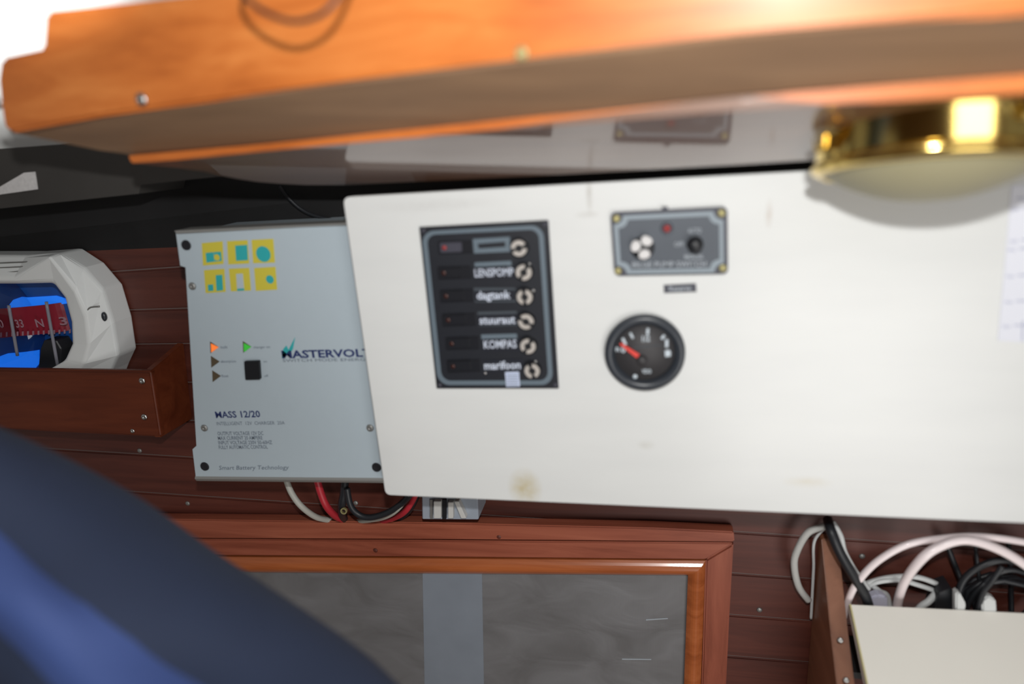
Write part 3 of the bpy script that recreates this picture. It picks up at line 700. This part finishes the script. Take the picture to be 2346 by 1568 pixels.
# rounded bead inside the frame
def bead(pa, pb, w0, w1, m):   # half-round moulding between two pixel edges
    A0, A1 = at(*pa[0], .092), at(*pa[1], .092); B0, B1 = at(*pb[0], .092), at(*pb[1], .092)
    bm = bmesh.new(); n = 8; ra, rb = [], []
    for k in range(n + 1):
        t = k / n; h = math.sin(math.pi * (0.08 + .84 * t)) * .007
        ra.append(bm.verts.new(A0.lerp(B0, t) + Vector((0, -h, 0)))); rb.append(bm.verts.new(A1.lerp(B1, t) + Vector((0, -h, 0))))
    for p, q in ((0, .02), ): pass
    ra += [bm.verts.new(B0 + Vector((0, 0.0075, 0))), bm.verts.new(A0 + Vector((0, 0.0075, 0)))]
    rb += [bm.verts.new(B1 + Vector((0, 0.0075, 0))), bm.verts.new(A1 + Vector((0, 0.0075, 0)))]
    N = len(ra)
    for k in range(N): bm.faces.new((ra[k], ra[(k + 1) % N], rb[(k + 1) % N], rb[k]))
    bm.faces.new(ra); bm.faces.new(rb[::-1])
    return from_bm('bead_moulding', bm, m, dr, False)
bead(((330, 1273), (1616, 1283)), ((330, 1308), (1576, 1316)), 0, 0, M['bead'])
bead(((1616, 1283), (1598, 1760)), ((1576, 1316), (1560, 1760)), 0, 0, M['bead'])
sc = plate('screen', [(320, 1300), (1590, 1306), (1580, 1760), (320, 1760)], .0945, .097, M['screen'], dr)
tp = plate('tape_strip', [(968, 1310), (1104, 1312), (1112, 1760), (976, 1760)], .094, .0945, M['screentape'], dr)
for q in ([(1480, 1420), (1530, 1417), (1530, 1419), (1480, 1422.5)], [(1425, 1510), (1492, 1511), (1492, 1513), (1425, 1512.5)]):  # pale streaks paint blurred glints onto the screen
    plate('glint_streak', q, .0941, .0945, M['bilgetext'], dr)
for px, py in ((1143, 1231), (860, 1262), (1535, 1297)):
    from_bm('plug', lathe_bm([(0, .0006), (.0020, .0005), (.0026, 0), (0, 0)], at(px, py, .0852 if py < 1240 else .0885), (0, -1, 0), 12), M['plank'], dr, True)

# ------------------------------------------------------------------ wooden bin with the compass
bx = thing('wooden_bin', 'small varnished wooden bin on the wall, holding the white compass', 'bin', at(150, 1010, .06))
Yx = .046
fr = [at(-330, 842, Yx), at(345, 851, Yx), at(369, 1003, Yx), at(100, 990, Yx), at(-330, 962, Yx)]
prism('front_board', fr, (0, .008, 0), M['bin'], bx, .0022, 3)
a, b = at(345, 851, Yx + .002), at(369, 1003, Yx + .002); c1, d1 = at(421, 786, WY - .0008), at(441, 960, WY - .0008)
prism('end_board', [a, c1, d1, b], (-.008, 0, 0), M['bin'], bx, .0008, 2)
prism('floor_board', [at(-330, 962, Yx + .008) + Vector((0, 0, .001)), b + Vector((-.008, .006, .001)), d1 + Vector((-.008, 0, .001)), at(-330, 930, WY - .001)], (0, 0, .006), M['bin'], bx)
for px, py, r in ((326, 873, .0036), (331, 956, .0036), (304, 988, .0026)):
    screw('screw', at(px, py, Yx), (0, -1, 0), r, M['steel'], bx)

cp = thing('compass', 'white bulkhead compass with blue glow and red card, in the wooden bin', 'compass', at(-20, 880, .07))
def sym(half, cx): return half + [(2 * cx - x, y) for x, y in reversed(half)]
CX = -22
outer_f = [(60, 585), (140, 579), (192, 613), (236, 664), (259, 740), (271, 815), (255, 850), (235, 905)]
mid_f = [(30, 640), (112, 586), (172, 668), (196, 728), (203, 790), (190, 835), (168, 862), (150, 905)]
inn_f = [(40, 650), (124, 648), (150, 682), (165, 738), (167, 788), (150, 826), (115, 846), (60, 856)]
Lo = [at(x, y, .072) for x, y in sym(outer_f, CX)]; Lb = [Vector((p.x, WY - .0005, p.z)) for p in Lo]
Lm = [at(x, y, .057) for x, y in sym(mid_f, CX)]; Li = [at(x, y, .060) for x, y in sym(inn_f, CX)]
Lib = [at(x, y, .092) for x, y in sym(inn_f, CX)]
bm = bmesh.new()
loops = [[bm.verts.new(p) for p in l] for l in (Lb, Lo, Lm, Li, Lib)]
for a_, b_ in zip(loops, loops[1:]):
    n = len(a_)
    for k in range(n): bm.faces.new((a_[k], a_[(k + 1) % n], b_[(k + 1) % n], b_[k]))
bm.faces.new(loops[0])
hs = from_bm('housing', bm, M['cwhite'], cp)
bv = hs.modifiers.new('bevel', 'BEVEL'); bv.width = .004; bv.segments = 3; bv.limit_method = 'ANGLE'
for k in range(3):
    y = 600 + k * 11
    tube('groove', [at(-60, y + 6, .066 - k * .002), at(20, y + 2, .066 - k * .002), at(75 - k * 16, y, .066 - k * .002)], .0007, M['dullsteel'], cp, 3, 6)
sc_ = at(238, 726, .066)
from_bm('side_knob', lathe_bm([(0, .0012), (.0036, .0010), (.0046, 0), (.0046, -.003), (0, -.003)], sc_, (.45, -.88, .08), 20, None, .5), M['gauge_bezel'], cp, True)
tube('tab_outline', [at(202, 748, .0600), at(199, 722, .0600), at(205, 706, .0610), at(228, 702, .0640)], .0008, M['dullsteel'], cp, 5, 6)
# bowl interior, card, emitting strips for the blue glow, no lamp inside
plate('bowl', sym([(40, 640), (130, 640), (158, 680), (172, 738), (174, 788), (155, 832), (118, 855), (60, 862)], CX), .0915, .0945, M['cblue'], cp)
plate('blue_glow', [(22, 708), (32, 690), (48, 683), (128, 678), (148, 684), (153, 696), (80, 704)], .0905, .0915, M['cbright'], cp)
plate('blue_glow', [(10, 808), (30, 800), (86, 799), (86, 832), (70, 846), (15, 846)], .0905, .0915, M['cbright'], cp)
plate('blue_glow', [(135, 799), (163, 794), (158, 806), (143, 815)], .0905, .0915, M['cbright'], cp)
plate('blue_glow', [(-80, 806), (-4, 806), (0, 846), (-70, 846)], .0905, .0915, M['cbright'], cp)
# red card: part of an upright ring
cc = at(-22, 742, .094); z0c, z1c = at(-22, 776, .07).z, at(-22, 712, .07).z
cc = Vector((cc.x, .0965, 0)); CR = (at(171, 742, .080).x - at(-22, 742, .080).x)
bm = bmesh.new(); pr_ = None
for k in range(29):
    t = math.pi * (1.02 + .96 * k / 28); x = cc.x + CR * math.cos(t); y = cc.y + .026 * math.sin(t); tl = (x - cc.x) * .02
    cur = (bm.verts.new((x, y, z0c + tl)), bm.verts.new((x, y, z1c + tl)), bm.verts.new((x, y + .002, z1c + tl)), bm.verts.new((x, y + .002, z0c + tl)))
    if pr_:
        for q in range(4): bm.faces.new((pr_[q], cur[q], cur[(q + 1) % 4], pr_[(q + 1) % 4]))
    pr_ = cur
card = from_bm('card', bm, M['cred'], cp)
for s, x, y, Y in (('30', 0, 752, .0705), ('33', 46, 751, .0715), ('N', 92, 750, .074), ('3', 146, 745, .081)):
    text('numeral', s, (x - 8, y), (x + 10, y - 1), 17, Y - .0015, M['cink'], card, .02)
for k in range(14):
    x = 2 + k * 12; Y = .0695 + (max(0, x + 22) / 193) ** 2 * .018
    plate('degree_mark', [(x, 762 - k * .5), (x + 2.5, 762 - k * .5), (x + 2.5, 772 - k * .6), (x, 772 - k * .6)], Y, Y + .001, M['cink'], card)
for pa, pb in (((20, 700), (40, 815)), ((106, 692), (132, 838))):
    tube('lubber_line', [at(*pa, .066), at(*[(p + q) / 2 for p, q in zip(pa, pb)], .066), at(*pb, .068)], .0017, M['cline'], cp, 3, 6)
plate('stand', [(92, 800), (100, 780), (128, 780), (140, 800), (136, 850), (86, 850)], .074, .0914, M['black'], cp, .001, 1)
# clear dome
dc = at(-22, 748, .0925)
lathe('glass_dome', [(.071, .0), (.069, .008), (.060, .017), (.045, .024), (.025, .0275), (0, .0285)], dc, (0, -1, 0), M['glassclear'], cp, 48)

# ------------------------------------------------------------------ brass lamp under the shelf
ax = -tilted(12) if tilted(12).z > 0 else tilted(12)
rim_c = at(2128, 382, -0.074); lc = rim_c - ax * .0225
lamp = thing('brass_lamp', 'round polished brass ceiling lamp with ribbed frosted glass under the shelf', 'lamp', lc)
LR = .0595
lathe('base_ring', [(0, -.006), (LR * .99, -.006), (LR * 1.0, -.005), (LR * 1.0, .0015), (LR * .965, .003), (LR * .955, .0185), (LR * .94, .0195), (LR * .60, .0198), (0, .0198)], lc, ax, M['brass'], lamp, 96)
lathe('glass_rim', [(LR * .91, .0196), (LR * .985, .0196), (LR * 1.0, .0212), (LR * .985, .0236), (LR * .93, .0255), (LR * .875, .0257), (LR * .875, .0196), (LR * .91, .0196)], lc, ax, M['brass'], lamp, 96)
M['frost'] = mat('frosted_ribbed_glass', (0.40, 0.365, 0.225), 0.5, coat=0.1, spec=0.3)
bm = bmesh.new(); seg = 160; prof = []
for k in range(13):
    t = 1 - k / 12; prof.append((LR * .90 * t, .0235 + .0175 * (1 - t ** 2.1)))
axis = ax.normalized(); u_ = axis.cross(Vector((0, 0, 1))).normalized(); v_ = axis.cross(u_)
rings = []
for r, h in prof:
    rib = .0005 if .012 < r < .054 else 0
    rings.append([bm.verts.new(lc + axis * h + (u_ * math.cos(2 * math.pi * k / seg) + v_ * math.sin(2 * math.pi * k / seg)) * (r + rib * (k % 2))) for k in range(seg)])
for a_, b_ in zip(rings, rings[1:]):
    for k in range(seg): bm.faces.new((a_[k], a_[(k + 1) % seg], b_[(k + 1) % seg], b_[k]))
bmesh.ops.remove_doubles(bm, verts=bm.verts, dist=1e-6)
from_bm('glass_dome', bm, M['frost'], lamp, True)
# switch ball and small catch on the ring
out = Vector((0.35, -0.93, 0)); out = (out - axis * out.dot(axis)).normalized()
kb0 = lc + axis * .0095 + out * (LR * .955)
kn = from_bm('switch_knob', lathe_bm([(.0022, -.001), (.0022, .003), (.0036, .0036), (.0056, .0062), (.0060, .0090), (.0050, .0118), (.0028, .0134), (0, .0140)], kb0, out, 24), M['steel'], lamp, True)
out2 = Vector((-0.93, -0.36, 0)); out2 = (out2 - axis * out2.dot(axis)).normalized()
tn = axis.cross(out2)
q0 = lc + out2 * (LR * .95) + axis * .012
bm = prism_bm([q0 + tn * .006 - axis * .004, q0 - tn * .006 - axis * .004, q0 - tn * .005 + axis * .004, q0 + tn * .005 + axis * .004], out2 * .010, .001, 2)
ct = from_bm('catch', bm, M['brass'], lamp)
screw('catch_screw', q0 + out2 * .010 - axis * .001, out2, .002, M['steel'], ct)

# ------------------------------------------------------------------ right: divider, cream counter, trough with leads
DX = 0.2755
def onX(px, py, X):
    r = ray(px, py); return CAM + r * ((X - CAM.x) / r.x)
ct_ = thing('wooden_divider', 'narrow brown wooden divider board standing off the planked wall', 'board', Vector((.258, .06, -.40)))
e = [onX(1893, 1232, DX - .013), onX(1880, 1238, DX - .013)]
pA = onX(1882, 1236, DX - .013); pB = onX(1903, 1448, DX - .013); pC = onX(1917, 1568, DX - .013); pD = onX(1935, 1720, DX - .013)
top = pA.copy(); top.y = WY - .001
prism('side_board', [top, pA, pB, pC, pD, Vector((pA.x, pD.y, pD.z - .1)), Vector((pA.x, WY - .001, pD.z - .1))], (.0145, 0, 0), M['post'], ct_, .0008, 2)
for px, py in ((1912, 1465), (1925, 1556)):
    screw('screw', onX(px, py, DX - .0125) + Vector((.004, -.002, .001)), (-.3, -.9, .4), .0026, M['steel'], ct_)
# cream counter
cm = thing('cream_counter', 'cream painted sloping board in the lower right corner', 'board', Vector((.34, -.03, -.33)))
q1 = onX(1946, 1385, DX + .003); q2 = onX(1985, 1568, DX + .003)
dirv = (q2 - q1)
q3 = q1 + dirv * 1.9
nC = dirv.cross(Vector((1, 0, 0))).normalized()
if nC.z < 0: nC = -nC
def onC(x, y): return on(x, y, q1, nC)
k1 = onC(2600, 1417); k2 = k1 + dirv * 1.9
prism('board', [q1, k1, k2, q3], -nC * .008, M['creamtop'], cm, .0008, 2)
prism('yellowed_edge', [q1 + nC * .0002, q1 + nC * .0002 + Vector((.0014, 0, 0)), q3 + nC * .0002 + Vector((.0014, 0, 0)), q3 + nC * .0002], -nC * .003, M['creamedge'], cm)
# trough floor below the leads
tf = from_bm('lead_tray', box_bm((DX + .004, q1.y + .004, q1.z - .085), (.52, WY - .001, q1.z - .078)), M['dark'])
tag(tf, 'dark tray behind the cream board, under the coiled leads', 'tray')

cab('white_rope', [(1905, 1196, .085), (1888, 1206, .080), (1850, 1222, .078), (1824, 1268, .078), (1820, 1302, .078), (1830, 1345, .080), (1852, 1376, .085)], .0032, M['cord'], 'thick grey-white rope bowed against the planks, left of the divider')
cab('white_string', [(1895, 1205, .088), (1866, 1240, .092), (1864, 1300, .094), (1861, 1360, .094), (1858, 1418, .094)], .0014, M['cablewhite'], 'thin white string hanging down beside the divider')
cab('black_cable', [(1896, 1190, .070), (1905, 1220, .055), (1925, 1268, .050), (1958, 1325, .050), (1985, 1372, .055), (2002, 1440, .064)], .0042, M['cableblack'], 'thick black cable running down past the divider into the tray')
cab('white_cable', [(1908, 1196, .070), (1926, 1228, .062), (1936, 1266, .060), (1962, 1312, .060), (1990, 1350, .066)], .0022, M['cablewhite'], 'thin white cable alongside the thick black cable')
cab('pink_hose', [(1928, 1430, .066), (1948, 1365, .055), (1972, 1325, .050), (2015, 1283, .048), (2080, 1248, .048), (2160, 1234, .048), (2240, 1230, .048), (2330, 1240, .050), (2430, 1262, .060), (2500, 1310, .068), (2530, 1400, .075), (2535, 1470, .078)], .0030, M['pink'], 'pale pink hose arching from the divider, rear of the two')
cab('pink_hose', [(2050, 1460, .078), (2056, 1388, .068), (2072, 1335, .054), (2108, 1285, .040), (2150, 1254, .040), (2210, 1238, .040), (2280, 1256, .041), (2350, 1296, .045), (2420, 1355, .055), (2470, 1420, .068), (2490, 1480, .078)], .0038, M['pink'], 'thicker pale pink hose arching out of the tray, in front')
cab('white_cable', [(1962, 1352, .075), (1990, 1336, .072), (2030, 1325, .072), (2075, 1321, .072), (2110, 1325, .072), (2145, 1338, .074), (2172, 1356, .078)], .0024, M['cablewhite'], 'white cable arching behind the pink hoses, upper strand')
cab('white_cable', [(1966, 1362, .074), (2005, 1336, .070), (2060, 1330, .070), (2100, 1340, .070), (2148, 1356, .074)], .0022, M['cablewhite'], 'white cable arching behind the pink hoses, lower strand')
cab('white_cable', [(1992, 1338, .074), (2015, 1355, .072), (2035, 1372, .074), (2040, 1450, .080)], .0024, M['cablewhite'], 'short white cable end dipping into the tray, left of the hose')
cab('white_cable', [(2150, 1354, .072), (2128, 1378, .066), (2105, 1396, .066), (2070, 1450, .070)], .0030, M['cablewhite'], 'short white cable bent sharply down beside the black plug')
tag(plate('black_plug', [(2126, 1440), (2152, 1358), (2180, 1348), (2186, 1365), (2184, 1440), (2128, 1440)], .062, .080, M['cableblack'], None, .002, 2), 'black angled plug lying in the tray behind the cream board', 'plug')
tag(plate('plastic_bag', [(1992, 1372), (2012, 1364), (2034, 1370), (2036, 1440), (1988, 1440)], .060, .070, M['clearbag'], None, .002, 2), 'small lavender plastic piece in the tray beside the black cable', 'plastic piece')
cab('black_lead', [(2182, 1450, .062), (2200, 1345, .066), (2240, 1302, .066), (2300, 1284, .066), (2360, 1304, .068), (2420, 1360, .062), (2450, 1450, .072)], .0030, M['cableblack'], 'black lead arching wide above the tray, outermost of the coil')
cab('black_lead', [(2230, 1450, .070), (2250, 1350, .068), (2290, 1312, .068), (2340, 1310, .068), (2400, 1350, .070), (2425, 1450, .074)], .0026, M['cableblack'], 'black lead arching inside the larger coil, at the right edge')
cab('black_lead', [(2232, 1228, .080), (2240, 1300, .078), (2246, 1350, .074), (2250, 1450, .070)], .0016, M['cableblack'], 'thin black lead hanging straight down behind the pink hoses')
cab('black_lead', [(2296, 1298, .050), (2270, 1335, .050), (2250, 1365, .052), (2226, 1450, .058)], .0022, M['cableblack'], 'black lead slanting down left across the coil')
cab('black_lead', [(2165, 1238, .084), (2205, 1335, .080), (2230, 1372, .076), (2245, 1450, .070)], .0022, M['cableblack'], 'black lead slanting down right at the back of the tray')
cab('black_lead', [(2310, 1240, .088), (2316, 1330, .088), (2318, 1450, .084)], .0020, M['cableblack'], 'black lead hanging upright at the far right of the tray')
coil = []
for k in range(5 * 14 + 1):
    a_ = 2 * math.pi * k / 14; rr = .026 + .0022 * math.sin(k * 1.7); yy = .066 + .0045 * (k / 14)
    o_ = at(2300, 1375, .075)
    coil.append(Vector((o_.x + rr * 1.25 * math.cos(a_), yy, o_.z + rr * math.sin(a_) - .002 * (k / 14))))
tag(from_bm('coiled_lead', tube_bm(coil, .0024, 7), M['cableblack'], None, True), 'coil of black lead lying on edge in the tray, at the right', 'cable')
for q, lab in (([(2190, 1358), (2200, 1360), (2214, 1386), (2206, 1445), (2190, 1445)], 'crumpled white plug end beside the black angled plug'), ([(2250, 1378), (2264, 1366), (2282, 1376), (2288, 1445), (2252, 1445)], 'white plug end among the black leads, right in the tray')):
    tag(plate('white_plug', q, .050, .058, M['cablewhite'], None, .0012, 2), lab, 'plug', None)

# ------------------------------------------------------------------ navy cushion, lower left, close to the camera
cu = thing('cushion', 'dark navy cloth cushion with lit side in brighter blue, slumped in lower left', 'cushion', Vector((-.18, -.16, -.30)))
def pd(x, y, d):                         # point at distance d from where the photographer stands
    r = ray(x, y); return CAM + r.normalized() * d
prof_rows = [
    [(-300, 905, .56), (0, 1010, .54), (300, 1160, .52), (500, 1300, .50), (720, 1440, .48), (880, 1560, .47), (990, 1700, .46)],
    [(-300, 860, .49), (0, 963, .475), (300, 1107, .46), (500, 1247, .445), (720, 1392, .43), (850, 1482, .42), (960, 1580, .415)],
    [(-320, 890, .455), (-20, 1000, .44), (250, 1150, .425), (440, 1290, .41), (640, 1425, .40), (780, 1530, .39), (900, 1660, .38)],
    [(-350, 990, .435), (-40, 1090, .42), (170, 1220, .405), (340, 1345, .395), (520, 1470, .385), (660, 1580, .375), (790, 1700, .365)],
    [(-370, 1095, .430), (-60, 1180, .415), (100, 1300, .400), (240, 1420, .390), (380, 1515, .380), (500, 1590, .370), (620, 1700, .360)],
    [(-380, 1160, .424), (-70, 1235, .409), (80, 1350, .394), (210, 1465, .384), (340, 1565, .374), (460, 1645, .364), (580, 1760, .354)],
    [(-400, 1310, .417), (-90, 1345, .402), (30, 1430, .390), (150, 1530, .380), (260, 1640, .370), (360, 1730, .362), (470, 1850, .352)],
    [(-420, 1370, .432), (-120, 1395, .414), (0, 1470, .404), (100, 1565, .394), (200, 1680, .384), (290, 1780, .374), (390, 1890, .364)],
    [(-430, 1460, .44), (-150, 1490, .425), (-30, 1560, .412), (60, 1650, .402), (150, 1750, .392), (230, 1840, .382), (320, 1950, .372)],
    [(-430, 1560, .50), (-150, 1600, .48), (-30, 1670, .47), (60, 1760, .46), (150, 1860, .45), (230, 1950, .44), (320, 2050, .43)],
]
def fold(i, j): return .0035 * math.sin(i * 2.1 + j * 1.3) + .002 * math.sin(i * 3.7 - j * 2.9)
def loft(name, rows, m, par, close=None, first=0):
    bm = bmesh.new()
    G = [[bm.verts.new(p) for p in spline([pd(q[0], q[1], q[2] + fold(i, ri + first)) for i, q in enumerate(row)], 4)] for ri, row in enumerate(rows)]
    for a_, b_ in zip(G, G[1:]):
        for k in range(len(a_) - 1): bm.faces.new((a_[k], a_[k + 1], b_[k + 1], b_[k]))
    if close:   # close the shell behind through a back row
        for k in range(len(G[0]) - 1): bm.faces.new((G[-1][k], G[-1][k + 1], G[0][k + 1], G[0][k]))
        bm.faces.new([r[0] for r in G]); bm.faces.new([r[-1] for r in G][::-1])
    o = from_bm(name, bm, m, par, True)
    sb = o.modifiers.new('smooth', 'SUBSURF'); sb.levels = 2; sb.render_levels = 2
    return o
body = loft('cover', prof_rows, M['navy'], cu, True)
# lit side: brightness put into the strip's colour, a little proud of the cover
side = [[(x, y, d - .004) for x, y, d in r] for r in (prof_rows[4], prof_rows[5], prof_rows[6], prof_rows[7])]
side = [[(x, y, d + (.004 if i in (0, 3) else 0)) for x, y, d in r] for i, r in enumerate(side)]
sp_ = loft('lit_side', side, M['royal'], cu, None, 4)
sp_['label'] = 'lit side as a brighter royal blue strip'
